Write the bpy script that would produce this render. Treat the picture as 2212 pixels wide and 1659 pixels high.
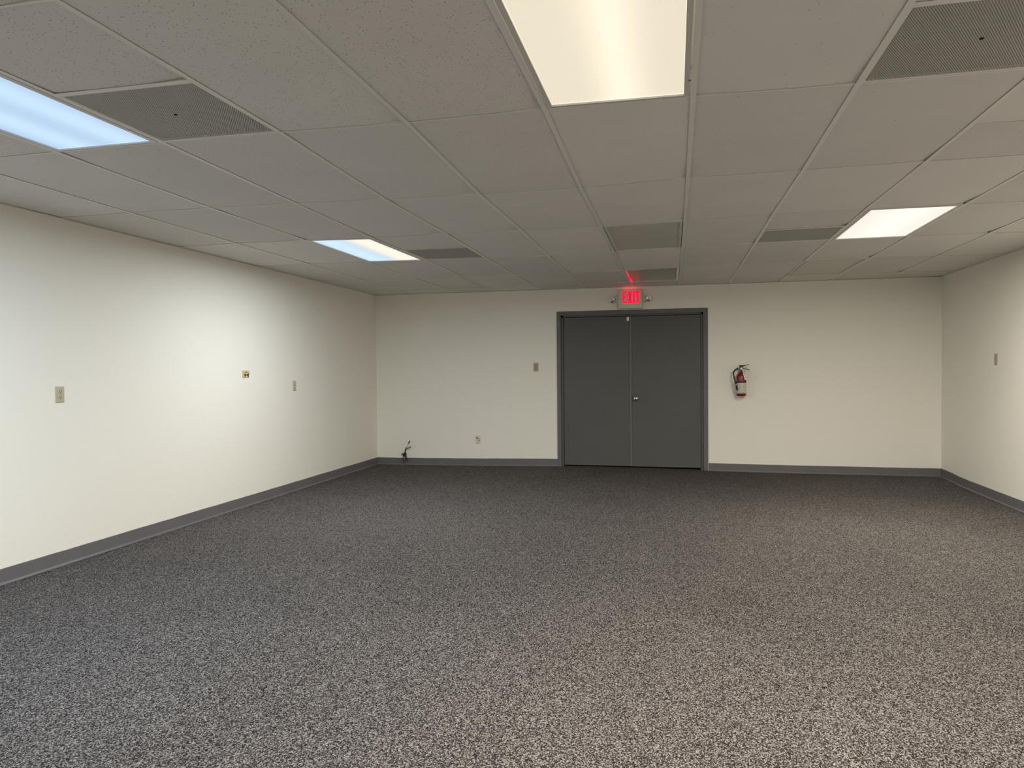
import bpy, bmesh, math, random
from mathutils import Vector, Matrix
rnd = random.Random(7)
S = bpy.context.scene
COL = S.collection
for o in list(bpy.data.objects):
    bpy.data.objects.remove(o)

# ------------------------------------------------------------------ camera, world, exposure
CEIL = 2.412
XL, XR, YB, YF = -3.632, 3.668, 6.638, -6.096
YAW, PITCH, ROLL, FPX = -0.22264, -0.01925, -0.00838, 1556.71
fw = Vector((math.sin(YAW)*math.cos(PITCH), math.cos(YAW)*math.cos(PITCH), math.sin(PITCH)))
r0 = Vector((math.cos(YAW), -math.sin(YAW), 0)); u0 = r0.cross(fw)
rt = math.cos(ROLL)*r0 + math.sin(ROLL)*u0
up = -math.sin(ROLL)*r0 + math.cos(ROLL)*u0
cam_d = bpy.data.cameras.new('camera'); cam = bpy.data.objects.new('camera', cam_d); COL.objects.link(cam)
cam_d.sensor_width = 36; cam_d.lens = FPX/2212*36; cam_d.clip_start = 0.05
M4 = Matrix((rt, up, -fw)).transposed().to_4x4(); M4.translation = (0.5326, -2.9873, 1.3327)
cam.matrix_world = M4
S.camera = cam
w = bpy.data.worlds.new('world'); S.world = w; w.use_nodes = True
w.node_tree.nodes['Background'].inputs[0].default_value = (0.6, 0.7, 0.8, 1)
w.node_tree.nodes['Background'].inputs[1].default_value = 0.02
S.view_settings.view_transform = 'Standard'; S.view_settings.look = 'None'
S.view_settings.gamma = 1.0; S.view_settings.use_curve_mapping = False
S.view_settings.exposure = 0.0
S.cycles.max_bounces = 10; S.cycles.diffuse_bounces = 7; S.cycles.transparent_max_bounces = 8
S.cycles.use_denoising = True

# lamp colours and powers (W) of the ceiling fixtures
COOL = (0.69, 0.845, 1.0); WARM = (1.0, 0.885, 0.72); SOFT = (1.0, 0.92, 0.78); NEUT = (0.92, 0.96, 1.0)
SPREAD = math.radians(178)
PW = 40.5

# ------------------------------------------------------------------ material helpers
def mat(name, col, rough=0.6, metal=0.0, spec=0.4, bump=None, emit=None, estr=0.0, var=None):
    m = bpy.data.materials.new(name); m.use_nodes = True
    nt = m.node_tree; b = nt.nodes['Principled BSDF']
    b.inputs['Base Color'].default_value = (*col, 1); b.inputs['Roughness'].default_value = rough
    b.inputs['Metallic'].default_value = metal; b.inputs['Specular IOR Level'].default_value = spec
    if emit:
        b.inputs['Emission Color'].default_value = (*emit, 1); b.inputs['Emission Strength'].default_value = estr
    geo = None
    if bump or var:
        geo = nt.nodes.new('ShaderNodeNewGeometry')
    if bump:
        sc, dist, st = bump
        n = nt.nodes.new('ShaderNodeTexNoise'); n.inputs['Scale'].default_value = sc; n.inputs['Detail'].default_value = 3
        nt.links.new(geo.outputs['Position'], n.inputs['Vector'])
        bp = nt.nodes.new('ShaderNodeBump'); bp.inputs['Distance'].default_value = dist; bp.inputs['Strength'].default_value = st
        nt.links.new(n.outputs['Fac'], bp.inputs['Height']); nt.links.new(bp.outputs['Normal'], b.inputs['Normal'])
    if var:
        sc, amt = var
        n = nt.nodes.new('ShaderNodeTexNoise'); n.inputs['Scale'].default_value = sc; n.inputs['Detail'].default_value = 4
        nt.links.new(geo.outputs['Position'], n.inputs['Vector'])
        r = nt.nodes.new('ShaderNodeMapRange'); r.inputs[3].default_value = 1-amt; r.inputs[4].default_value = 1+amt
        nt.links.new(n.outputs['Fac'], r.inputs[0])
        mx = nt.nodes.new('ShaderNodeVectorMath'); mx.operation = 'SCALE'; mx.inputs[0].default_value = col
        nt.links.new(r.outputs[0], mx.inputs['Scale']); nt.links.new(mx.outputs[0], b.inputs['Base Color'])
    return m

class NT:
    """small wrapper for building node maths"""
    def __init__(s, m): s.t = m.node_tree
    def n(s, ty, **kw):
        nd = s.t.nodes.new(ty)
        for k, v in kw.items(): setattr(nd, k, v)
        return nd
    def put(s, sock, v):
        if hasattr(v, 'is_linked') or isinstance(v, bpy.types.NodeSocket): s.t.links.new(v, sock)
        else: sock.default_value = v
    def math(s, op, a, b=0.0, c=None):
        nd = s.n('ShaderNodeMath', operation=op); s.put(nd.inputs[0], a); s.put(nd.inputs[1], b)
        if c is not None: s.put(nd.inputs[2], c)
        return nd.outputs[0]
    def mix(s, f, a, b):
        nd = s.n('ShaderNodeMix', data_type='RGBA'); s.put(nd.inputs['Factor'], f)
        for k, v in ((6, a), (7, b)):
            s.put(nd.inputs[k], (*v, 1) if isinstance(v, tuple) and len(v) == 3 else v)
        return nd.outputs[2]
    def ramp(s, f, stops, interp='LINEAR'):
        nd = s.n('ShaderNodeValToRGB'); cr = nd.color_ramp; cr.interpolation = interp
        while len(cr.elements) < len(stops): cr.elements.new(0.5)
        for e, (p, c) in zip(cr.elements, stops):
            e.position = p; e.color = (*c, 1) if len(c) == 3 else c
        s.put(nd.inputs[0], f); return nd.outputs[0]

# ------------------------------------------------------------------ mesh helpers
class MB:
    def __init__(s): s.v = []; s.f = []; s.sm = []
    def add(s, vs, fs, smooth=False):
        k = len(s.v); s.v += [tuple(q) for q in vs]; s.f += [tuple(i+k for i in f) for f in fs]; s.sm += [smooth]*len(fs)
        return s
    def box(s, a, b):
        (x0, y0, z0), (x1, y1, z1) = a, b
        return s.hexa([(x0, y0, z0), (x1, y0, z0), (x1, y1, z0), (x0, y1, z0), (x0, y0, z1), (x1, y0, z1), (x1, y1, z1), (x0, y1, z1)])
    def hexa(s, p):
        return s.add(p, [(3, 2, 1, 0), (4, 5, 6, 7), (0, 1, 5, 4), (1, 2, 6, 5), (2, 3, 7, 6), (3, 0, 4, 7)])
    def bev(s, a, b, c, ax=1):
        """box with its outward (low ax) edges chamfered by c: plates on a wall facing -ax or +ax"""
        return s.box(a, b)
    def prism(s, poly, o, ex, ey, ez):
        """polygon (u,v) extruded along ez"""
        o, ex, ey, ez = map(Vector, (o, ex, ey, ez)); n = len(poly)
        vs = [o+ex*u+ey*v for u, v in poly] + [o+ex*u+ey*v+ez for u, v in poly]
        fs = [tuple(range(n))[::-1], tuple(range(n, 2*n))] + [(i, (i+1) % n, n+(i+1) % n, n+i) for i in range(n)]
        return s.add(vs, fs)
    def lathe(s, prof, o, axis, seg=20, smooth=True, cap=True):
        """prof: (radius, along axis)"""
        o = Vector(o); az = Vector(axis).normalized(); ax = az.orthogonal().normalized(); ay = az.cross(ax)
        vs, fs = [], []
        for r, h in prof:
            for i in range(seg):
                t = 2*math.pi*i/seg; vs.append(o+az*h+(ax*math.cos(t)+ay*math.sin(t))*r)
        for j in range(len(prof)-1):
            for i in range(seg):
                k = (i+1) % seg; fs.append((j*seg+i, j*seg+k, (j+1)*seg+k, (j+1)*seg+i))
        s.add(vs, fs, smooth)
        if cap:
            k = len(prof)-1
            s.add(vs[:seg], [tuple(range(seg))[::-1]]); s.add(vs[k*seg:], [tuple(range(seg))])
        return s
    def tube(s, pts, r, seg=8, smooth=True, sub=6):
        pts = [Vector(p) for p in pts]
        if sub > 1 and len(pts) > 2:
            q = [pts[0]*2-pts[1]] + pts + [pts[-1]*2-pts[-2]]; out = []
            for i in range(1, len(q)-2):
                a, b, c, d = q[i-1:i+3]
                for k in range(sub):
                    t = k/sub
                    out.append(0.5*((2*b)+(c-a)*t+(2*a-5*b+4*c-d)*t*t+(3*b-a-3*c+d)*t**3))
            pts = out + [pts[-1]]
        rs = r if isinstance(r, (list, tuple)) else [r]*len(pts)
        if len(rs) != len(pts): rs = [rs[min(len(rs)-1, int(i*len(rs)/len(pts)))] for i in range(len(pts))]
        vs, fs = [], []; pn = None
        for i, p in enumerate(pts):
            t = (pts[min(i+1, len(pts)-1)]-pts[max(i-1, 0)]).normalized()
            nx = t.orthogonal().normalized() if pn is None else (pn-t*pn.dot(t)).normalized()
            pn = nx; ny = t.cross(nx)
            for k in range(seg):
                a = 2*math.pi*k/seg; vs.append(p+(nx*math.cos(a)+ny*math.sin(a))*rs[i])
        for i in range(len(pts)-1):
            for k in range(seg):
                l = (k+1) % seg; fs.append((i*seg+k, i*seg+l, (i+1)*seg+l, (i+1)*seg+k))
        s.add(vs, fs, smooth)
        s.add(vs[:seg], [tuple(range(seg))[::-1]]); s.add(vs[-seg:], [tuple(range(seg))])
        return s
    def build(s, name, m, parent=None, loc=(0, 0, 0), bevel=0.0, seg=2):
        me = bpy.data.meshes.new(name); me.from_pydata(s.v, [], s.f); me.update()
        for p, sm in zip(me.polygons, s.sm): p.use_smooth = sm
        bm = bmesh.new(); bm.from_mesh(me)
        bmesh.ops.remove_doubles(bm, verts=bm.verts, dist=1e-6)
        bmesh.ops.recalc_face_normals(bm, faces=bm.faces)
        if bevel:
            es = [e for e in bm.edges if len(e.link_faces) == 2 and e.calc_face_angle(0) > 0.6]
            bmesh.ops.bevel(bm, geom=es, offset=bevel, segments=seg, affect='EDGES', clamp_overlap=True)
        bm.to_mesh(me); bm.free()
        me.materials.append(m)
        o = bpy.data.objects.new(name, me); COL.objects.link(o); o.location = loc
        if parent is not None: o.parent = parent
        return o

def tag(o, label=None, cat=None, group=None, kind=None):
    if label: o['label'] = label
    if cat: o['category'] = cat
    if group: o['group'] = group
    if kind: o['kind'] = kind
    return o
def empty(name, loc, label=None, cat=None, group=None, kind=None):
    o = bpy.data.objects.new(name, None); COL.objects.link(o); o.location = loc; o.empty_display_size = 0.05
    return tag(o, label, cat, group, kind)

# ------------------------------------------------------------------ materials
M_wall = mat('wall_paint', (0.84, 0.825, 0.76), 0.55, bump=(90, 0.004, 0.35))
M_front = mat('front_wall_paint', (0.74, 0.72, 0.66), 0.6)
M_deck = mat('roof_deck', (0.10, 0.10, 0.10), 0.9)
M_base = mat('vinyl_base', (0.140, 0.134, 0.143), 0.45, var=(6, 0.12), bump=(40, 0.001, 0.2))
M_door = mat('door_paint', (0.094, 0.095, 0.093), 0.5, var=(4, 0.10), bump=(60, 0.001, 0.15))
M_frame = mat('door_frame_paint', (0.13, 0.131, 0.13), 0.5, var=(5, 0.08))
M_tee = mat('ceiling_grid_paint', (0.78, 0.76, 0.73), 0.45)
M_fix = mat('fixture_enamel', (0.62, 0.60, 0.57), 0.35)
M_bright = mat('fixture_bright_trim', (0.75, 0.74, 0.72), 0.12, metal=0.9)
M_off = mat('unlit_lens', (0.60, 0.585, 0.52), 0.35, spec=0.5)
M_off2 = mat('unlit_dark_lens', (0.42, 0.40, 0.35), 0.35, spec=0.5)
M_black = mat('black_rubber', (0.012, 0.012, 0.013), 0.45)
M_dark = mat('dark_hole', (0.006, 0.006, 0.006), 0.8)
M_almond = mat('almond_plastic', (0.50, 0.45, 0.32), 0.4)
M_almond_d = mat('aged_almond_plastic', (0.38, 0.335, 0.215), 0.4)
M_gold = mat('yellowed_plastic', (0.62, 0.48, 0.25), 0.4)
M_ivory = mat('ivory_plastic', (0.72, 0.66, 0.52), 0.4)
M_chrome = mat('chrome', (0.80, 0.80, 0.80), 0.14, metal=1.0)
M_brass = mat('brass', (0.85, 0.68, 0.32), 0.22, metal=1.0)
M_sign = mat('sign_housing', (0.76, 0.68, 0.55), 0.45)
M_red = mat('red_enamel', (0.21, 0.006, 0.008), 0.22, spec=0.6)
M_exit = mat('exit_letters', (0.5, 0.0, 0.02), 0.4, emit=(1.0, 0.0, 0.035), estr=1.6)
M_added_glow = mat('added_red_glow', (0.4, 0.0, 0.02), 0.4, emit=(1.0, 0.05, 0.09), estr=8.0)  # emission of the added strip that reddens the ceiling over the sign
M_white = mat('white_paper', (0.74, 0.72, 0.66), 0.6)
M_gauge = mat('gauge_face', (0.88, 0.87, 0.86), 0.3)
M_ink = mat('tag_print', (0.14, 0.13, 0.12), 0.7)
M_steel = mat('grey_steel', (0.35, 0.35, 0.36), 0.35, metal=0.8)

def tile_mat(name, col, holes, bump_s):
    m = mat(name, col, 0.9, spec=0.1); t = NT(m); b = m.node_tree.nodes['Principled BSDF']
    g = t.n('ShaderNodeNewGeometry').outputs['Position']
    oi = t.n('ShaderNodeObjectInfo')
    v = t.n('ShaderNodeTexVoronoi', voronoi_dimensions='2D'); v.inputs['Scale'].default_value = 88
    t.put(v.inputs['Vector'], g)
    sx = t.n('ShaderNodeSeparateColor'); t.put(sx.inputs[0], v.outputs['Color'])
    thr = t.math('MULTIPLY', t.math('GREATER_THAN', sx.outputs[0], 1-holes), t.math('MULTIPLY_ADD', sx.outputs[1], 0.13, 0.07))
    hole = t.math('LESS_THAN', v.outputs['Distance'], thr)
    n = t.n('ShaderNodeTexNoise'); n.inputs['Scale'].default_value = 2.2; n.inputs['Detail'].default_value = 5; t.put(n.inputs['Vector'], g)
    shade = t.math('MULTIPLY', t.math('MULTIPLY_ADD', n.outputs['Fac'], 0.12, 0.94), t.math('MULTIPLY_ADD', oi.outputs['Random'], 0.10, 0.95))
    sc = t.n('ShaderNodeVectorMath', operation='SCALE'); sc.inputs[0].default_value = col; t.put(sc.inputs['Scale'], shade)
    t.put(b.inputs['Base Color'], t.mix(hole, sc.outputs[0], (0.13, 0.125, 0.12)))
    n2 = t.n('ShaderNodeTexNoise'); n2.inputs['Scale'].default_value = 170; n2.inputs['Detail'].default_value = 3; t.put(n2.inputs['Vector'], g)
    hgt = t.math('SUBTRACT', t.math('MULTIPLY', n2.outputs['Fac'], bump_s), t.math('MULTIPLY', hole, 1.5))
    bp = t.n('ShaderNodeBump'); bp.inputs['Distance'].default_value = 0.0025; bp.inputs['Strength'].default_value = 0.5
    t.put(bp.inputs['Height'], hgt); t.put(b.inputs['Normal'], bp.outputs[0])
    return m
TILE = (0.73, 0.71, 0.685)
M_tile = tile_mat('pinholed_mineral_tile', TILE, 0.20, 0.5)
M_tile1 = tile_mat('half_painted_mineral_tile', TILE, 0.07, 0.7)
M_tile2 = tile_mat('painted_mineral_tile', TILE, 0.010, 1.2)

def carpet_mat():
    m = mat('loop_carpet', (0.1, 0.1, 0.1), 0.95, spec=0.05); t = NT(m); b = m.node_tree.nodes['Principled BSDF']
    g = t.n('ShaderNodeNewGeometry').outputs['Position']
    v = t.n('ShaderNodeTexVoronoi', voronoi_dimensions='2D'); v.inputs['Scale'].default_value = 1.0
    mp = t.n('ShaderNodeVectorMath', operation='MULTIPLY'); t.put(mp.inputs[0], g); mp.inputs[1].default_value = (290, 195, 195); t.put(v.inputs['Vector'], mp.outputs[0])
    sx = t.n('ShaderNodeSeparateColor'); t.put(sx.inputs[0], v.outputs['Color'])
    yarn = t.ramp(sx.outputs[0], [(0.0, (0.012, 0.0105, 0.0135)), (0.30, (0.035, 0.031, 0.0315)), (0.52, (0.088, 0.080, 0.077)), (0.74, (0.172, 0.159, 0.153)), (1.0, (0.32, 0.300, 0.290))])
    n1 = t.n('ShaderNodeTexNoise'); n1.inputs['Scale'].default_value = 1.3; n1.inputs['Detail'].default_value = 5; t.put(n1.inputs['Vector'], g)
    n2 = t.n('ShaderNodeTexNoise'); n2.inputs['Scale'].default_value = 14; n2.inputs['Detail'].default_value = 4; t.put(n2.inputs['Vector'], g)
    wear = t.math('MULTIPLY_ADD', n1.outputs['Fac'], 0.34, t.math('MULTIPLY_ADD', n2.outputs['Fac'], 0.30, 0.68))
    sc = t.n('ShaderNodeVectorMath', operation='SCALE'); t.put(sc.inputs[0], yarn); t.put(sc.inputs['Scale'], wear)
    # dirt trodden in before the double door
    d = t.n('ShaderNodeVectorMath', operation='DISTANCE'); t.put(d.inputs[0], g); d.inputs[1].default_value = (1.1, 6.4, 0)
    dirt = t.math('MULTIPLY', t.n('ShaderNodeMapRange').outputs[0], 1.0)
    mr = dirt.node.inputs[0].links[0].from_node
    t.put(mr.inputs[0], d.outputs['Value']); mr.inputs[1].default_value = 0.2; mr.inputs[2].default_value = 2.6
    mr.inputs[3].default_value = 1.0; mr.inputs[4].default_value = 0.0
    dm = t.math('MULTIPLY', dirt, t.math('MULTIPLY_ADD', n2.outputs['Fac'], 0.9, 0.1))
    t.put(b.inputs['Base Color'], t.mix(t.math('MULTIPLY', dm, 0.55), sc.outputs[0], (0.055, 0.042, 0.032)))
    hgt = t.math('SUBTRACT', 1.0, t.math('MULTIPLY', v.outputs['Distance'], 1.2))
    bp = t.n('ShaderNodeBump'); bp.inputs['Distance'].default_value = 0.004; bp.inputs['Strength'].default_value = 0.8
    t.put(bp.inputs['Height'], hgt); t.put(b.inputs['Normal'], bp.outputs[0])
    return m
M_carpet = carpet_mat()

def lens_mat(name, left, right, tubes, base, amp, width):
    """back-lit prismatic lens: brighter over the tubes (object x), fine prism grid"""
    m = bpy.data.materials.new(name); m.use_nodes = True; t = NT(m); b = m.node_tree.nodes['Principled BSDF']
    co = t.n('ShaderNodeTexCoord').outputs['Object']
    s = t.n('ShaderNodeSeparateXYZ'); t.put(s.inputs[0], co); x, y = s.outputs[0], s.outputs[1]
    f = base
    for tx in tubes:
        dx = t.math('DIVIDE', t.math('SUBTRACT', x, tx), width)
        gs = t.math('POWER', 2.718, t.math('MULTIPLY', t.math('MULTIPLY', dx, dx), -1.0))
        f = t.math('MULTIPLY_ADD', gs, amp, f)
    k = 2*math.pi/0.0079
    pr = t.math('MULTIPLY', t.math('SINE', t.math('MULTIPLY', t.math('ADD', x, y), k*0.7071)), t.math('SINE', t.math('MULTIPLY', t.math('SUBTRACT', x, y), k*0.7071)))
    f = t.math('MULTIPLY', f, t.math('MULTIPLY_ADD', pr, 0.10, 0.97))
    edge = t.math('MAXIMUM', t.math('GREATER_THAN', t.math('ABSOLUTE', x), 0.2635), t.math('GREATER_THAN', t.math('ABSOLUTE', y), 0.575))
    f = t.math('MULTIPLY_ADD', edge, 0.25, f)
    mr = t.n('ShaderNodeMapRange'); mr.interpolation_type = 'SMOOTHSTEP'
    t.put(mr.inputs[0], x); mr.inputs[1].default_value = -0.06; mr.inputs[2].default_value = 0.10
    b.inputs['Base Color'].default_value = (0.12, 0.12, 0.12, 1); b.inputs['Roughness'].default_value = 0.4
    t.put(b.inputs['Emission Color'], t.mix(mr.outputs[0], left, right)); t.put(b.inputs['Emission Strength'], f)
    return m
L_COOL = lens_mat('cool_lit_lens', (0.53, 0.74, 1.0), (0.53, 0.74, 1.0), (-0.14, 0.14), 0.74, 0.26, 0.10)
L_WARM = lens_mat('warm_lit_lens', (1.0, 0.90, 0.70), (1.0, 0.89, 0.70), (0.03,), 0.84, 0.24, 0.09)
L_MIX = lens_mat('two_tone_lit_lens', (0.62, 0.83, 1.0), (1.0, 0.93, 0.80), (-0.15, 0.15), 0.80, 0.20, 0.12)
L_SOFT = lens_mat('soft_white_lit_lens', (1.0, 0.95, 0.86), (1.0, 0.95, 0.86), (0.02,), 0.90, 0.15, 0.14)

def perf_mat():
    m = mat('perforated_grille', (0.53, 0.515, 0.48), 0.5); t = NT(m); nt = m.node_tree
    b = nt.nodes['Principled BSDF']; out = nt.nodes['Material Output']
    co = t.n('ShaderNodeTexCoord').outputs['Object']
    s = t.n('ShaderNodeSeparateXYZ'); t.put(s.inputs[0], co)
    P = 0.0082
    def lat(ox, oy):
        ax = t.math('SUBTRACT', t.math('FRACT', t.math('ADD', t.math('DIVIDE', s.outputs[0], P), 50+ox)), 0.5)
        ay = t.math('MULTIPLY', t.math('SUBTRACT', t.math('FRACT', t.math('ADD', t.math('DIVIDE', s.outputs[1], P*1.732), 50+oy)), 0.5), 1.732)
        return t.math('ADD', t.math('MULTIPLY', ax, ax), t.math('MULTIPLY', ay, ay))
    d = t.math('MINIMUM', lat(0, 0), lat(0.5, 0.5))
    hole = t.math('LESS_THAN', d, 0.35**2)
    tr = t.n('ShaderNodeBsdfTransparent'); mx = t.n('ShaderNodeMixShader')
    t.put(mx.inputs[0], hole); nt.links.new(b.outputs[0], mx.inputs[1]); nt.links.new(tr.outputs[0], mx.inputs[2])
    nt.links.new(mx.outputs[0], out.inputs[0])
    return m
M_perf = perf_mat()

def print_mat():
    """small printed instruction lines on the extinguisher's label"""
    m = mat('printed_label', (0.62, 0.59, 0.54), 0.5); t = NT(m); b = m.node_tree.nodes['Principled BSDF']
    co = t.n('ShaderNodeTexCoord').outputs['Object']; s = t.n('ShaderNodeSeparateXYZ'); t.put(s.inputs[0], co)
    line = t.math('LESS_THAN', t.math('FRACT', t.math('MULTIPLY', s.outputs[2], 48)), 0.36)
    n = t.n('ShaderNodeTexNoise'); n.inputs['Scale'].default_value = 110; t.put(n.inputs['Vector'], co)
    word = t.math('GREATER_THAN', n.outputs['Fac'], 0.50)
    inx = t.math('LESS_THAN', t.math('ABSOLUTE', t.math('ADD', s.outputs[0], 0.004)), 0.040)
    k = t.math('MULTIPLY', t.math('MULTIPLY', line, word), inx)
    t.put(b.inputs['Base Color'], t.mix(t.math('MULTIPLY', k, 0.65), (0.62, 0.59, 0.54), (0.06, 0.05, 0.05)))
    return m
M_print = print_mat()

# ------------------------------------------------------------------ floor
def floor_z(x, y):
    z = 0.028*math.exp(-((x+0.6)/1.6)**2)*math.exp(-((y-YB)/1.3)**2)
    z -= 0.020*math.exp(-((x-XR)/0.7)**2)*(1/(1+math.exp((y-6.2)/0.12)))*(1/(1+math.exp((3.2-y)/0.3)))
    return z
def make_floor():
    nx, ny = 56, 90; vs, fs = [], []
    for j in range(ny+1):
        for i in range(nx+1):
            x = XL-0.1+(XR-XL+0.2)*i/nx; y = YF-0.1+(YB-YF+0.4)*j/ny
            vs.append((x, y, floor_z(x, min(y, YB))))
    for j in range(ny):
        for i in range(nx):
            a = j*(nx+1)+i; fs.append((a, a+1, a+nx+2, a+nx+1))
    mb = MB(); mb.add(vs, fs, True)
    o = mb.build('floor', M_carpet)
    tag(o, 'speckled grey loop-pile carpet covering the whole floor', 'floor', kind='structure')
make_floor()

# ------------------------------------------------------------------ walls
DX0, DX1, DZ = -0.973, 0.898, 2.066          # rough opening of the double door
HW = CEIL+0.30
mb = MB(); mb.box((XL-0.12, YB, -0.12), (DX0, YB+0.12, HW)); mb.box((DX1, YB, -0.12), (XR+0.12, YB+0.12, HW)); mb.box((DX0, YB, DZ), (DX1, YB+0.12, HW))
tag(mb.build('wall_back', M_wall), 'off-white far wall with the grey double door', 'wall', kind='structure')
mb = MB(); mb.box((XL-0.12, YF, -0.12), (XL, YB, HW))
tag(mb.build('wall_left', M_wall), 'long off-white wall along the left side', 'wall', kind='structure')
mb = MB(); mb.box((XR, YF, -0.12), (XR+0.12, YB, HW))
tag(mb.build('wall_right', M_wall), 'off-white wall at the right edge of the picture', 'wall', kind='structure')
mb = MB(); mb.box((XL-0.12, YF-0.12, -0.12), (XR+0.12, YF, HW))
tag(mb.build('wall_front', M_front), 'off-white wall behind the viewer', 'wall', kind='structure')

# ------------------------------------------------------------------ cove baseboards
COVE = [(0.0, 0.101), (0.0035, 0.101), (0.0045, 0.097), (0.0045, 0.017), (0.006, 0.011), (0.0095, 0.007), (0.0145, 0.0045), (0.0155, 0.003), (0.0155, -0.01), (0.0, -0.01)]
def cove(name, p0, p1, inward, label):
    p0, p1, n = Vector(p0), Vector(p1), Vector(inward); L = (p1-p0).length; k = max(2, int(L/0.12)); vs, fs = [], []; q = len(COVE)
    for i in range(k+1):
        p = p0.lerp(p1, i/k); z = floor_z(p.x, p.y); wob = rnd.uniform(-0.0014, 0.0014)
        for j, (a, h) in enumerate(COVE):
            vs.append((p.x+n.x*a, p.y+n.y*a, z+h+(wob if j < 3 else 0)))
    for i in range(k):
        for j in range(q):
            l = (j+1) % q; fs.append((i*q+j, i*q+l, (i+1)*q+l, (i+1)*q+j))
    fs += [tuple(range(q)), tuple(range(k*q, k*q+q))]
    mb = MB(); mb.add(vs, fs)
    return tag(mb.build(name, M_base), label, 'baseboard', kind='structure')
cove('baseboard_left', (XL, YF, 0), (XL, YB-0.004, 0), (1, 0, 0), 'dark grey vinyl cove base along the left wall')
cove('baseboard_right', (XR, YF, 0), (XR, YB-0.004, 0), (-1, 0, 0), 'dark grey vinyl cove base along the right wall')
cove('baseboard_back', (XL, YB, 0), (-1.0205, YB, 0), (0, -1, 0), 'dark grey vinyl cove base left of the double door')
cove('baseboard_back', (0.9525, YB, 0), (XR, YB, 0), (0, -1, 0), 'dark grey vinyl cove base right of the double door')

# ------------------------------------------------------------------ suspended ceiling
NODE = {
 1: {-4: (11, 11), -3: (-3, 12), -2: (4, 10), -1: (8, 2), 0: (9, 9), 1: (-4, 5), 2: (-4, -3)},
 2: {-5: (-9, 4), -4: (-6, 1), -3: (4, -5), -2: (9, -17), -1: (-1, -24), 0: (-1, -24), 1: (-2, -8), 2: (1, -4), 3: (-1, -1)},
 3: {-5: (-27, 4), -4: (13, 2), -3: (-17, -10), -2: (12, -9), -1: (0, -14), 0: (-4, -14), 1: (-4, -2), 2: (-6, 8), 3: (0, 12), 4: (8, 9)},
 4: {-5: (-20, 4), -4: (23, 0), -3: (13, -7), -2: (5, -14), -1: (-11, -19), 0: (-12, -7), 1: (-13, -1), 2: (0, 11), 3: (3, 11), 4: (11, 11), 5: (3, 8)},
 5: {-5: (10, -11), -4: (20, -11), -3: (-3, -10), -1: (12, -22), 0: (-24, -17), 1: (-17, -2), 2: (2, 10), 3: (-2, 7), 4: (21, 15), 5: (11, 4)},
 6: {-5: (-13, -6), -4: (6, -2), -3: (-17, -7), -1: (-23, -3), 0: (-20, -1), 1: (-35, 1), 2: (-9, 12), 3: (3, 11), 4: (-14, 12), 5: (18, 6)}}
def node(c, r):
    x = XL if c == -6 else XR if c == 6 else c*0.6096
    y = YB if r == 7 else (r-1)*1.2192
    if abs(c) == 6 or r in (7, -4): return Vector((x, y, CEIL))
    rr = min(6, max(1, r)); k = 1.0 if r >= 1 else 0.6
    row = NODE[rr]
    if c in row: dx, dz = row[c]
    else:
        lo = max([q for q in row if q < c], default=None); hi = min([q for q in row if q > c], default=None)
        if lo is None: dx, dz = 0, row[hi][1]*0.6
        elif hi is None: dx, dz = 0, row[lo][1]*0.6
        else: t = (c-lo)/(hi-lo); dx, dz = [row[lo][i]*(1-t)+row[hi][i]*t for i in (0, 1)]
    return Vector((x+dx*0.0006*k, y, CEIL+dz*0.001*k))
def cell(c, r, u, v, h=0.0):
    a = node(c, r).lerp(node(c+1, r), u); b = node(c, r+1).lerp(node(c+1, r+1), u)
    p = a.lerp(b, v); p.z += h; return p

ceiling = MB().box((XL-0.12, YF-0.12, HW), (XR+0.12, YB+0.12, HW+0.08)).build('ceiling', M_deck)
tag(ceiling, 'suspended ceiling of off-white mineral tiles in a painted metal grid', 'ceiling', kind='structure')
FL = 0.0112                                 # half width of a tee's flange

def strip(name, pts, half, parent, m=None, web=True, side=None):
    """inverted tee along pts: flange below, thin web above"""
    mb = MB(); d = (pts[-1]-pts[0]); d.z = 0; d.normalize(); n = Vector((-d.y, d.x, 0))
    lo, hi = (-half, half) if side is None else side
    for a, b in zip(pts[:-1], pts[1:]):
        p = []
        for z in (0.0, 0.0012):
            p += [a+n*lo+Vector((0, 0, z)), a+n*hi+Vector((0, 0, z)), b+n*hi+Vector((0, 0, z)), b+n*lo+Vector((0, 0, z))]
        mb.hexa(p)
        if web:
            p = []
            for z in (0.0012, 0.035):
                p += [a+n*-0.001+Vector((0, 0, z)), a+n*0.001+Vector((0, 0, z)), b+n*0.001+Vector((0, 0, z)), b+n*-0.001+Vector((0, 0, z))]
            mb.hexa(p)
    return mb.build(name, m or M_tee, parent)

ROWS = list(range(-4, 8)); COLS = list(range(-6, 7))
for c in COLS[1:-1]:
    strip('main_runner', [node(c, r) for r in ROWS], FL, ceiling)
for c, sd in ((-6, (-0.022, 0.0)), (6, (0.0, 0.022))):
    strip('wall_angle', [node(c, r) for r in ROWS], FL, ceiling, web=False, side=sd)
strip('wall_angle', [node(c, 7) for c in COLS], FL, ceiling, web=False, side=(-0.022, 0.0))
strip('wall_angle', [node(c, -4) for c in COLS], FL, ceiling, web=False, side=(0.0, 0.022))

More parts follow.
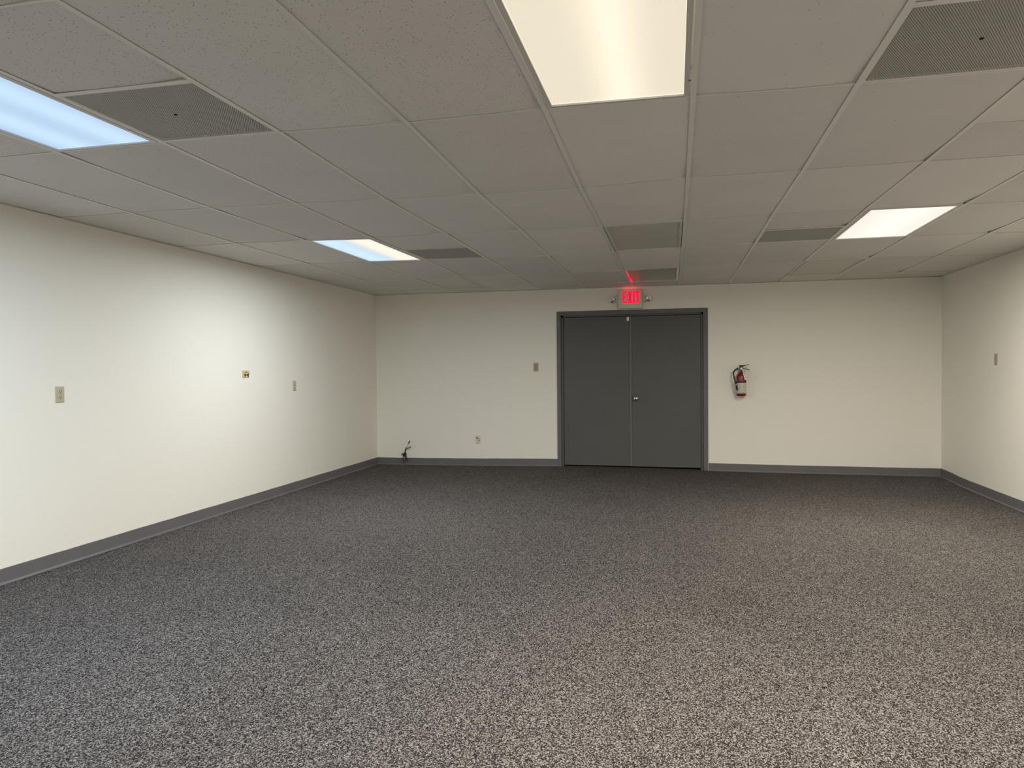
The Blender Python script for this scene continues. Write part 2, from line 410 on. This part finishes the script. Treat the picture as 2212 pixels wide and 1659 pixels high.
LIT = {(-4, 0): 'cool', (0, 0): 'warm', (-4, 3): 'mix', (3, 3): 'soft', (3, 0): 'soft', (-4, -3): 'cool', (0, -3): 'warm', (3, -3): 'soft'}  # row behind the viewer is unseen, added for its light along the grid pattern
OFF = {(0, 3), (-4, 5), (0, 5), (3, 5)}
VENT = {(-3, 0), (2, 0), (-3, 3), (2, 3)}
SPLIT = {(3, 1)}
for r in ROWS[1:-1]:
    for c in COLS[:-1]:
        a, b = node(c, r), node(c+1, r); d = (b-a).normalized()
        strip('cross_tee', [a+d*(FL if c > -6 else 0), b-d*(FL if c < 5 else 0)], 0.0045, ceiling)
for c, r in VENT:
    a, b = cell(c, r, 0, 0.5), cell(c, r, 1, 0.5); d = (b-a).normalized()
    strip('cross_tee', [a+d*FL, b-d*FL], FL, ceiling)

def tile(c, r, v0=0.0, v1=1.0, lifts=None, ragged=False):
    """lay-in tile resting on the grid; some corners ride up and leave a dark slit"""
    m = M_tile if c < 1 and r < 1 else M_tile1 if c < 0 and r < 3 else M_tile2
    if lifts is None:
        lifts = [rnd.choice((0, 0, 0.001, 0.003)), rnd.choice((0, 0, 0.001, 0.003)),
                 rnd.choice((0, 0.001, 0.003, 0.006)), rnd.choice((0.002, 0.006, 0.009, 0.011))]
    h0, th = 0.0034, 0.015
    ln = (v1-v0)*1.2192 if r < 6 else (v1-v0)*0.54
    eu, ev = 0.006/0.6096, 0.0028/max(0.2, ln)
    us = [eu, 0.3, 0.7, 1-eu]; ws = [ev, 0.25, 0.75, 1-ev]
    vs = []
    for top in (0, 1):
        for j, wv in enumerate(ws):
            for i, u in enumerate(us):
                k = 0
                if i in (0, 3) and j in (0, 3): k = lifts[(i == 3)+2*(j == 3)]
                elif i in (1, 2) and j in (1, 2): k = -0.0006
                vv = v0+(v1-v0)*wv
                if ragged and j == 3: vv += rnd.uniform(-0.006, 0.004)
                if c == -6 and i == 0: k += 0.0005
                vs.append(cell(c, r, u, vv, h0+k+top*th))
    fs = []
    for j in range(3):
        for i in range(3):
            a = j*4+i; fs.append((a, a+4, a+5, a+1))
    rim = [0, 1, 2, 3, 7, 11, 15, 14, 13, 12, 8, 4]
    for i in range(12):
        a, b = rim[i], rim[(i+1) % 12]; fs.append((a, b, b+16, a+16))
    mb = MB(); o = cell(c, r, 0.5, (v0+v1)/2)
    mb.add([Vector(q)-o for q in vs], fs)
    return mb.build('ceiling_tile', m, ceiling, loc=o)
for r in ROWS[:-1]:
    for c in COLS[:-1]:
        if (c, r) in LIT or (c, r) in OFF: continue
        if (c, r) in VENT: tile(c, r, 0.0, 0.5)
        elif (c, r) in SPLIT: tile(c, r, 0.0, 0.515, ragged=True); tile(c, r, 0.52, 1.0, lifts=[0.008, 0.006, 0.001, 0.003])
        else: tile(c, r)

# ------------------------------------------------------------------ recessed fluorescent fixtures
SPEC = {'cool': (L_COOL, (COOL, COOL), 0.74), 'warm': (L_WARM, (WARM, WARM), 1.0), 'mix': (L_MIX, (COOL, WARM), 0.72), 'soft': (L_SOFT, (SOFT, SOFT), 1.0)}
def fixture(c, r, kind, label, dark=False, bright=False):
    o = cell(c, r, 0.5, 0.5); root = empty('ceiling_light', o, label, 'light', 'recessed ceiling light fixtures')
    W2, L2 = 0.6096, 1.2192
    def pt(x, y, h): return cell(c, r, 0.5+x/W2, 0.5+y/L2, h)-o
    def ring(name, m, xo, yo, xi, yi, z0, z1):
        mb = MB()
        for (x0, y0, x1, y1) in ((-xo, -yo, -xi, yo), (xi, -yo, xo, yo), (-xi, -yo, xi, -yi), (-xi, yi, xi, yo)):
            mb.hexa([pt(x0, y0, z0), pt(x1, y0, z0), pt(x1, y1, z0), pt(x0, y1, z0), pt(x0, y0, z1), pt(x1, y0, z1), pt(x1, y1, z1), pt(x0, y1, z1)])
        return mb.build(name, m, root)
    ring('housing', M_fix, 0.302, 0.606, 0.299, 0.603, 0.0015, 0.11)
    ring('lens_frame', M_bright if bright else M_fix, 0.288, 0.594, 0.262 if bright else 0.268, 0.582, -0.002, 0.008)
    mb = MB(); vs = [pt(x, y, z) for z in (0.005, 0.008) for x, y in ((-0.269, -0.583), (0.269, -0.583), (0.269, 0.583), (-0.269, 0.583))]
    mb.hexa(vs)
    lens = M_off2 if dark else M_off if kind is None else SPEC[kind][0]
    mb.build('lens', lens, root)
    for y in (-0.42, 0.42):
        mb = MB(); mb.hexa([pt(x, y+q, z) for z in (-0.006, 0.0) for x, q in ((0.283, -0.008), (0.292, -0.008), (0.292, 0.008), (0.283, 0.008))])
        mb.build('latch', M_bright, root)
    mb = MB().box((-0.30, -0.605, 0.112), (0.30, 0.605, 0.12)); mb.build('housing_top', M_fix, root)
    if kind is None: return root
    cols, pw = SPEC[kind][1:]
    for i, sx in enumerate((-0.135, 0.135)):
        ld = bpy.data.lights.new('tube_lamp', 'AREA'); ld.shape = 'RECTANGLE'; ld.size = 0.26; ld.size_y = 1.14
        ld.energy = PW*pw*(0.6 if r < 0 else 1.0); ld.color = cols[i]; ld.spread = SPREAD
        lo = bpy.data.objects.new('tube_lamp', ld); COL.objects.link(lo); lo.parent = root; lo.location = (sx, 0, -0.012)
    return root
LBL = {(-4, 0): 'cool bluish lit ceiling light cut off at the left edge of the picture', (0, 0): 'largest warm cream lit ceiling light at the top centre',
       (-4, 3): 'lit ceiling light half blue half warm white, left of centre', (3, 3): 'warm white lit ceiling light near the right wall',
       (3, 0): 'lit ceiling light beyond the right edge beside the near grille', (-4, -3): 'added cool lit ceiling light behind the viewer near left wall',
       (0, -3): 'added warm lit ceiling light behind the viewer, middle of three', (3, -3): 'added warm lit ceiling light behind the viewer near right wall'}
for (c, r), k in LIT.items(): fixture(c, r, k, LBL[(c, r)])
fixture(0, 3, None, 'unlit ceiling light with double-edged frame in front of the exit sign')
fixture(-4, 5, None, 'unlit ceiling light by the far left corner')
fixture(0, 5, None, 'dark unlit ceiling light with bright side rails just above the exit sign', dark=True, bright=True)
fixture(3, 5, None, 'unlit ceiling light near the far wall on the right')

# ------------------------------------------------------------------ perforated return grilles
def grille(c, r, label):
    o = cell(c, r, 0.5, 0.75); root = empty('air_grille', o, label, 'vent', 'perforated ceiling air grilles')
    def pt(x, y, h): return cell(c, r, 0.5+x/0.6096, 0.75+y/1.2192, h)-o
    mb = MB(); xo, xi = 0.300, 0.288
    for (x0, y0, x1, y1) in ((-xo, -xo, -xi, xo), (xi, -xo, xo, xo), (-xi, -xo, xi, -xi+0.006), (-xi, xi, xi, xo)):
        mb.hexa([pt(x, y, z) for z in (0.0014, 0.012) for x, y in ((x0, y0), (x1, y0), (x1, y1), (x0, y1))])
    mb.build('frame', M_tee, root)
    mb = MB(); mb.add([pt(x, y, z) for z in (0.004, 0.0056) for x, y in ((-xi, -xi), (xi, -xi), (xi, xi), (-xi, xi))], [(0, 1, 2, 3), (4, 5, 6, 7)])
    mb.build('perforated_plate', M_perf, root)
    mb = MB(); d = 0.16
    mb.add([pt(x, y, z) for z in (0.013, d) for x, y in ((-xi, -xi), (xi, -xi), (xi, xi), (-xi, xi))], [(4, 5, 6, 7), (0, 1, 5, 4), (1, 2, 6, 5), (2, 3, 7, 6), (3, 0, 4, 7)])
    mb.build('duct_box', M_deck, root)
    if r == 3: return
    mb = MB(); mb.lathe([(0.007, 0.0), (0.007, 0.002), (0.003, 0.0035)], pt(0, 0, 0.0035), (0, 0, -1), 10)
    mb.build('screw', M_dark, root)
grille(-3, 0, 'large perforated air grille beside the bluish ceiling light')
grille(2, 0, 'large perforated air grille cut off at the top right corner')
grille(-3, 3, 'small far perforated air grille right of the two-tone ceiling light')
grille(2, 3, 'small far perforated air grille left of the far warm ceiling light')

# ------------------------------------------------------------------ double door
door = empty('door_1', (-0.035, YB, 0.02), 'dark grey double door in a grey frame under the exit sign', 'door', kind='structure')
DO = Vector(door.location)
def D(mb, name, m, parent=door, bevel=0.0):
    mb.v = [tuple(Vector(q)-DO) for q in mb.v]
    return mb.build(name, m, parent, bevel=bevel)
def dz(x): return floor_z(x, YB)
CT = 2.113
mb = MB()
mb.box((-1.020, YB-0.014, dz(-1.0)), (-0.967, YB, CT)); mb.box((0.891, YB-0.014, dz(0.95)), (0.946, YB, CT)); mb.box((-0.967, YB-0.014, CT-0.054), (0.891, YB, CT))
D(mb, 'casing', M_frame, bevel=0.002)
mb = MB()
mb.box((DX0, YB+0.018, 0.0), (DX0+0.036, YB+0.115, DZ)); mb.box((DX1-0.036, YB+0.018, 0.0), (DX1, YB+0.115, DZ)); mb.box((DX0, YB+0.018, DZ-0.028), (DX1, YB+0.115, DZ))
D(mb, 'jamb', M_door)
mb = MB(); mb.box((DX0+0.036, YB+0.075, 0.0), (DX0+0.05, YB+0.11, DZ-0.028)); mb.box((DX1-0.05, YB+0.075, 0.0), (DX1-0.036, YB+0.11, DZ-0.028)); mb.box((DX0+0.036, YB+0.075, DZ-0.042), (DX1-0.036, YB+0.11, DZ-0.028))
D(mb, 'door_stop', M_door)
LY0, LY1 = YB+0.030, YB+0.072
mb = MB(); mb.box((-0.931, LY0, 0.046), (-0.030, LY1, 2.031)); ll = D(mb, 'door_leaf', M_door, bevel=0.001)
mb = MB(); mb.box((-0.024, LY0, 0.042), (0.857, LY1, 2.031)); rl = D(mb, 'door_leaf', M_door, bevel=0.001)
mb = MB()
k = 24; pr = [(-0.054, LY0-0.0005), (-0.054, LY0-0.005), (-0.052, LY0-0.007), (-0.026, LY0-0.007), (-0.024, LY0-0.005), (-0.024, LY0-0.0005)]
vs, fs = [], []
for i in range(k+1):
    z = 0.046+(2.028-0.046)*i/k
    wx = 0.002*math.sin(z*5.1)*(1 if z < 0.9 else 0.3)
    vs += [(x+(wx if j > 2 else 0), y, z) for j, (x, y) in enumerate(pr)]
for i in range(k):
    for j in range(6):
        l = (j+1) % 6; fs.append((i*6+j, i*6+l, i*6+6+l, i*6+6+j))
fs += [tuple(range(6)), tuple(range(k*6, k*6+6))]
mb.add(vs, fs); D(mb, 'astragal', M_frame, ll)
mb = MB(); mb.box((-0.089, LY0-0.008, 1.972), (-0.060, LY0-0.0003, 2.024)); mb.lathe([(0.005, -0.002), (0.005, 0.018), (0.009, 0.020), (0.009, 0.026)], (-0.0745, LY0-0.006, 1.985), (0, -1, 0), 12); mb.tube([(-0.0745, LY0-0.012, 1.99), (-0.0745, LY0-0.012, 2.034)], 0.005, 8, sub=1)
tag(D(mb, 'latch', M_brass, ll, bevel=0.001), 'small brass surface bolt')
kn = MB()
kn.lathe([(0.033, 0.0), (0.033, 0.005), (0.030, 0.009), (0.014, 0.011), (0.012, 0.032), (0.018, 0.036), (0.0255, 0.044), (0.0275, 0.053), (0.0255, 0.062), (0.018, 0.067), (0.0085, 0.0685)], (0.025, LY0, 0.944), (0, -1, 0), 24)
tag(D(kn, 'doorknob', M_chrome, rl), 'round chrome doorknob')
kc = MB(); kc.lathe([(0.0085, 0.0), (0.0085, 0.0015), (0.004, 0.002)], (0.025, LY0-0.0685, 0.944), (0, -1, 0), 12); D(kc, 'keyhole', M_dark, rl)
mb = MB(); mb.box((DX0, YB+0.118, -0.02), (DX1, YB+0.1195, DZ)); D(mb, 'backing', M_dark)

# ------------------------------------------------------------------ exit sign
sg = empty('exit_sign', (-0.037, YB, 2.248), 'exit sign with red letters and two lamp heads above the double door', 'sign')
def Sg(mb, name, m, parent=sg, bevel=0.0):
    return mb.build(name, m, parent, bevel=bevel)
YH = -0.058
mb = MB(); mb.box((-0.158, YH, -0.122), (0.158, -0.0005, 0.122)); body = Sg(mb, 'housing', M_sign, bevel=0.0015)
mb = MB(); mb.box((-0.1565, YH-0.004, -0.1205), (0.1565, YH-0.0002, 0.1205)); Sg(mb, 'face_plate', M_sign, bevel=0.002)
YL = YH-0.0042
def letter(polys):
    mb = MB()
    for p in polys: mb.prism(p, (0, YL, 0), (1, 0, 0), (0, 0, 1), (0, -0.003, 0))
    return Sg(mb, 'letter', M_exit)
zt, zb = 0.107, -0.053; sW = 0.026
def rect(a, b, c, d): return [(a, b), (c, b), (c, d), (a, d)]
x = -0.101
letter([rect(x, zb, x+sW, zt), rect(x+sW, zt-0.024, x+0.060, zt), rect(x+sW, 0.016, x+0.050, 0.038), rect(x+sW, zb, x+0.060, zb+0.024)])
x = -0.034
letter([[(x, zb), (x+sW, zb), (x+0.062, zt), (x+0.062-sW, zt)], [(x, zt), (x+sW, zt), (x+0.062, zb), (x+0.062-sW, zb)]])
x = 0.034
letter([rect(x, zb, x+sW, zt)])
x = 0.066
letter([rect(x+0.018, zb, x+0.018+sW, zt-0.024), rect(x, zt-0.026, x+0.062, zt)])
mb = MB(); mb.box((-0.09, YH+0.004, 0.1222), (0.07, YH+0.014, 0.1224)); Sg(mb, 'added_glow_strip', M_added_glow)  # glowing strip added on the housing top to redden the ceiling above
for sx, dzz in ((-1, -0.002), (1, 0.004)):
    hd = MB()
    hx = sx*0.158
    hd.prism([(0, -0.055), (sx*0.034, -0.016), (sx*0.034, 0.016), (0, 0.055)], (hx+sx*0.0006, -0.048, dzz), (1, 0, 0), (0, 0, 1), (0, 0.03, 0))
    arm = Sg(hd, 'lamp_bracket', M_sign, bevel=0.002)
    lp = MB(); ax = Vector((sx*0.30, -1, -0.30)).normalized(); c0 = Vector((sx*0.226, -0.030, dzz+0.003))
    lp.lathe([(0.012, -0.012), (0.026, -0.006), (0.038, 0.010), (0.041, 0.026), (0.041, 0.032)], c0, ax, 20)
    lp.tube([Vector((hx+sx*0.030, -0.034, dzz)), c0], 0.008, 8, sub=1)
    head = Sg(lp, 'lamp_head', M_chrome)
    ln = MB(); ln.lathe([(0.037, 0.0), (0.035, 0.006), (0.024, 0.009), (0.019, 0.004), (0.008, 0.008), (0.004, 0.010)], c0+ax*0.0325, ax, 7, smooth=False)
    Sg(ln, 'lens', M_chrome, head)
    bl = MB(); bl.lathe([(0.010, 0), (0.010, 0.004), (0.003, 0.007)], c0+ax*0.043, ax, 12); Sg(bl, 'bulb', M_white, head)

# ------------------------------------------------------------------ fire extinguisher
fe = empty('fire_extinguisher', (1.349, YB-0.085, 0.98), 'red fire extinguisher with black hose hung right of the double door', 'extinguisher')
def F(mb, name, m, parent=fe, bevel=0.0): return mb.build(name, m, parent, bevel=bevel)
R = 0.060
mb = MB(); mb.lathe([(R-0.012, 0.0), (R-0.003, 0.003), (R, 0.010), (R, 0.235), (R-0.003, 0.255), (R-0.012, 0.276), (R-0.026, 0.294), (0.022, 0.305), (0.017, 0.310)], (0, 0, 0), (0, 0, 1), 32); F(mb, 'cylinder', M_red)
mb = MB(); mb.lathe([(R+0.0004, 0.035), (R+0.0008, 0.036), (R+0.0008, 0.168), (R+0.0004, 0.169)], (0, 0, 0), (0, 0, 1), 32, cap=False); F(mb, 'label', M_print)
mb = MB(); mb.lathe([(R+0.0008, 0.170), (R+0.002, 0.171), (R+0.002, 0.183), (R+0.0008, 0.184)], (0, 0, 0), (0, 0, 1), 32, cap=False)
mb.box((-R-0.010, -0.02, 0.168), (-R+0.004, 0.02, 0.186)); F(mb, 'strap', M_black)
mb = MB(); mb.lathe([(0.0165, 0.3105), (0.0165, 0.330), (0.020, 0.332), (0.020, 0.362), (0.014, 0.366)], (0, 0, 0), (0, 0, 1), 20)
mb.tube([(-0.018, 0, 0.347), (-0.036, 0, 0.349)], 0.011, 12, sub=1); F(mb, 'valve', M_steel)
mb = MB()
P_ = [(-0.022, 0.366), (-0.026, 0.392), (0.026, 0.392), (0.060, 0.398), (0.096, 0.398), (0.096, 0.391), (0.060, 0.390), (0.030, 0.381), (0.020, 0.366)]
mb.prism(P_, (0, -0.011, 0), (1, 0, 0), (0, 0, 1), (0, 0.022, 0)); F(mb, 'squeeze_lever', M_black, bevel=0.0015)
mb = MB(); P_ = [(0.0205, 0.340), (0.060, 0.338), (0.100, 0.326), (0.104, 0.333), (0.064, 0.347), (0.0205, 0.352)]
mb.prism(P_, (0, -0.011, 0), (1, 0, 0), (0, 0, 1), (0, 0.022, 0)); F(mb, 'carry_handle', M_black, bevel=0.0015)
mb = MB(); mb.lathe([(0.014, 0.0), (0.0145, 0.006), (0.012, 0.008)], (0.0, -0.0202, 0.347), (0, -1, 0), 20); F(mb, 'gauge', M_gauge)
mb = MB(); mb.tube([(-0.037, 0, 0.349), (-0.062, -0.004, 0.340), (-0.088, -0.010, 0.312), (-0.094, -0.016, 0.280), (-0.088, -0.024, 0.235), (-0.074, -0.034, 0.180), (-0.066, -0.042, 0.148)], 0.0085, 10); F(mb, 'hose', M_black)
mb = MB(); mb.tube([(-0.066, -0.042, 0.149), (-0.064, -0.043, 0.138)], 0.0102, 12, sub=1); F(mb, 'hose_collar', M_ivory)
mb = MB(); mb.tube([(-0.064, -0.043, 0.1375), (-0.053, -0.045, 0.078)], [0.009, 0.0115], 12, sub=1); F(mb, 'nozzle', M_black)
mb = MB(); mb.prism([(0.010, 0.334), (0.060, 0.334), (0.066, 0.262), (0.068, 0.205), (0.036, 0.205), (0.022, 0.262)], (0, -0.064, 0), (1, 0, 0), (0, 0.012, 1), (0, -0.0012, 0)); tg = F(mb, 'inspection_tag', M_white)
for z, a, b in ((0.318, 0.024, 0.050), (0.302, 0.024, 0.044), (0.286, 0.032, 0.056), (0.268, 0.034, 0.048), (0.240, 0.040, 0.058)):
    mb = MB(); mb.prism(rect(a, z-0.003, b, z+0.003), (0, -0.0654, 0), (1, 0, 0), (0, 0.012, 1), (0, -0.0004, 0))
    F(mb, 'printed_line', M_ink, tg)
mb = MB(); mb.box((-0.02, 0.0595, 0.20), (0.02, 0.0845, 0.35)); mb.box((-0.012, 0.02, 0.342), (0.012, 0.06, 0.348)); F(mb, 'wall_bracket', M_steel)

# ------------------------------------------------------------------ wall plates (local frame: u along the wall, w out of the wall, z up)
def plate_root(name, pos, wall, label, cat, group=None):
    o = empty(name, pos, label, cat, group)
    o.rotation_euler.z = {'back': 0, 'left': math.pi/2, 'right': -math.pi/2}[wall]
    return o
def plate(root, w2, h2, m, t=0.006):
    mb = MB()
    a = [(-w2, -0.0004, -h2), (w2, -0.0004, -h2), (w2, -0.0004, h2), (-w2, -0.0004, h2)]
    k = 0.004
    b = [(-w2, -t*0.45, -h2), (w2, -t*0.45, -h2), (w2, -t*0.45, h2), (-w2, -t*0.45, h2)]
    c = [(-w2+k, -t, -h2+k), (w2-k, -t, -h2+k), (w2-k, -t, h2-k), (-w2+k, -t, h2-k)]
    vs = a+b+c; fs = [(0, 1, 2, 3), (8, 9, 10, 11)]
    for q in (0, 4):
        for i in range(4):
            j = (i+1) % 4; fs.append((q+i, q+j, q+4+j, q+4+i))
    mb.add(vs, fs); return mb.build('cover_plate', m, root)
def dot(root, name, x, z, r, m, y=-0.006, d=0.0015, seg=12):
    mb = MB(); mb.lathe([(r, 0), (r, d*0.6), (r*0.7, d)], (x, y, z), (0, -1, 0), seg); return mb.build(name, m, root)
def blk(root, name, a, b, m):
    return MB().box(a, b).build(name, m, root)

ol = plate_root('wall_outlet', (XL, 1.194, 1.190), 'left', 'almond duplex power outlet nearest the viewer on the left wall', 'outlet')
plate(ol, 0.0365, 0.056, M_almond)
for z in (0.0205, -0.0205):
    mb = MB(); poly = [(0.0165*math.cos(t)*1.0, max(-0.0125, min(0.0125, 0.0165*math.sin(t)))) for t in [2*math.pi*i/24 for i in range(24)]]
    mb.prism(poly, (0, -0.0058, z), (1, 0, 0), (0, 0, 1), (0, -0.0022, 0)); rc = mb.build('receptacle', M_almond, ol)
    mb = MB(); mb.box((-0.0085, -0.0084, z-0.0005), (-0.0055, -0.0081, z+0.0085)); mb.box((0.0055, -0.0084, z-0.0005), (0.0085, -0.0081, z+0.0085)); mb.lathe([(0.0033, 0), (0.0033, 0.0003)], (0, -0.0081, z-0.0068), (0, -1, 0), 12)
    mb.build('slots', M_dark, rc)
dot(ol, 'screw', 0, 0, 0.003, M_steel)

gp = plate_root('cable_plate', (XL, 3.417, 1.316), 'left', 'square yellowed cable plate with black openings on the left wall', 'wall plate')
plate(gp, 0.058, 0.036, M_gold)
for x in (-0.010, 0.012): dot(gp, 'hole', x, 0.016, 0.0060, M_dark, d=0.001)
mb = MB(); mb.prism([(-0.030, -0.003), (-0.004, -0.003), (-0.006, -0.016), (-0.014, -0.016), (-0.016, -0.026), (-0.027, -0.026), (-0.028, -0.008), (-0.036, 0.002), (-0.036, 0.006)], (0, -0.0062, 0), (1, 0, 0), (0, 0, 1), (0, -0.004, 0))
mb.build('bracket', M_black, gp)
mb = MB(); mb.prism([(0.006, -0.003), (0.026, -0.003), (0.050, 0.008), (0.052, 0.003), (0.038, -0.006), (0.038, -0.030), (0.026, -0.030), (0.024, -0.015), (0.008, -0.014)], (0, -0.0062, 0), (1, 0, 0), (0, 0, 1), (0, -0.004, 0))
mb.build('bracket', M_black, gp)
blk(gp, 'insert', (-0.013, -0.0075, -0.028), (0.022, -0.0062, -0.0165), M_white)
blk(gp, 'insert', (0.042, -0.0075, -0.030), (0.054, -0.0062, -0.004), M_white)

p2 = plate_root('coax_plate', (XL, 4.352, 1.177), 'left', 'narrow almond wall plate on the left wall nearest the far corner', 'wall plate')
plate(p2, 0.0355, 0.057, M_almond)
dot(p2, 'jack', 0, 0.012, 0.006, M_almond_d, d=0.006); dot(p2, 'pin', 0, 0.012, 0.0025, M_dark, y=-0.012)
dot(p2, 'screw', 0, -0.030, 0.0035, M_dark); dot(p2, 'screw', 0, 0.036, 0.003, M_almond_d)

sw = plate_root('light_switch', (-1.311, YB, 1.371), 'back', 'almond toggle light switch left of the double door', 'switch')
plate(sw, 0.034, 0.057, M_almond_d)
blk(sw, 'toggle_slot', (-0.005, -0.0066, -0.012), (0.005, -0.0061, 0.012), M_dark)
mb = MB(); mb.hexa([(-0.004, -0.0066, -0.008), (0.004, -0.0066, -0.008), (0.004, -0.0066, 0.002), (-0.004, -0.0066, 0.002), (-0.003, -0.017, -0.012), (0.003, -0.017, -0.012), (0.003, -0.016, -0.006), (-0.003, -0.016, -0.006)])
mb.build('toggle', M_almond_d, sw)
for z in (0.030, -0.030): dot(sw, 'screw', 0, z, 0.004, M_dark)

dp = plate_root('data_plate', (-2.134, YB, 0.373), 'back', 'low tan data plate with four jacks on the far wall', 'wall plate')
plate(dp, 0.036, 0.057, M_ivory)
for x, z, r in ((-0.012, 0.013, 0.0065), (0.012, 0.013, 0.0065), (0.013, -0.011, 0.0075)): dot(dp, 'jack', x, z, r, M_dark, d=0.002)
dot(dp, 'jack', -0.011, -0.013, 0.0045, M_almond_d, d=0.002)
blk(dp, 'bracket', (-0.029, -0.010, 0.022), (-0.006, -0.0062, 0.033), M_black)

rp = plate_root('blank_plate', (XR, 5.122, 1.400), 'right', 'almond wall plate on the right wall', 'wall plate')
plate(rp, 0.0325, 0.057, M_almond_d)
for z in (0.030, -0.030): dot(rp, 'screw', 0, z, 0.003, M_almond_d)

# ------------------------------------------------------------------ black cables coming out of the far wall
cb = empty('cable_bundle', (-3.205, YB, 0.15), 'tangle of short black cables sticking out of the far wall near the left corner', 'cable')
def cbl(pts, r, name='cable'):
    return MB().tube(pts, r, 8).build(name, M_black, cb)
cbl([(0.0, -0.001, 0.0), (0.0, -0.03, 0.012), (0.012, -0.04, 0.05), (0.03, -0.036, 0.085), (0.06, -0.034, 0.094), (0.082, -0.045, 0.106)], 0.0048)
MB().tube([(0.080, -0.044, 0.104), (0.094, -0.050, 0.114)], 0.0075, 8, sub=1).build('plug', M_black, cb)
cbl([(0.006, -0.001, 0.012), (0.004, -0.03, 0.03), (0.012, -0.036, 0.075), (0.026, -0.034, 0.108)], 0.0045)
w3 = MB().tube([(0.01, -0.001, 0.01), (0.014, -0.028, 0.04), (0.034, -0.030, 0.10), (0.053, -0.032, 0.152)], 0.0019, 6).build('wire', M_steel, cb)
MB().tube([(0.053, -0.032, 0.152), (0.066, -0.033, 0.176), (0.076, -0.034, 0.190)], [0.0055, 0.006], 8).build('plug', M_black, cb)
MB().lathe([(0.009, 0), (0.009, 0.01)], (0.074, -0.034, 0.186), (0.4, 0, 1), 10).build('plug', M_black, cb)
cbl([(-0.002, -0.032, -0.012), (-0.022, -0.04, -0.045), (-0.022, -0.042, -0.085), (-0.006, -0.04, -0.108), (0.010, -0.038, -0.088), (0.012, -0.036, -0.045), (0.006, -0.032, -0.010)], 0.0042)
cbl([(0.004, -0.032, 0.004), (0.022, -0.040, -0.020), (0.036, -0.042, -0.060), (0.042, -0.040, -0.096)], 0.0058)
cbl([(-0.002, -0.030, 0.0), (-0.026, -0.036, 0.004), (-0.044, -0.040, 0.018)], [0.010, 0.009, 0.006])
MB().tube([(-0.022, -0.034, -0.010), (0.004, -0.044, -0.020), (0.016, -0.034, 0.012), (-0.006, -0.024, 0.022), (-0.018, -0.036, -0.006), (0.006, -0.046, 0.008), (0.014, -0.030, -0.016)], 0.0105, 8).build('knot', M_black, cb)
MB().lathe([(0.003, -0.028), (0.014, -0.020), (0.021, -0.004), (0.019, 0.010), (0.010, 0.020), (0.003, 0.023)], (-0.002, -0.034, -0.002), (0.35, 0, 1), 12).build('knot_core', M_black, cb)  # solid blob added to fill out the knot
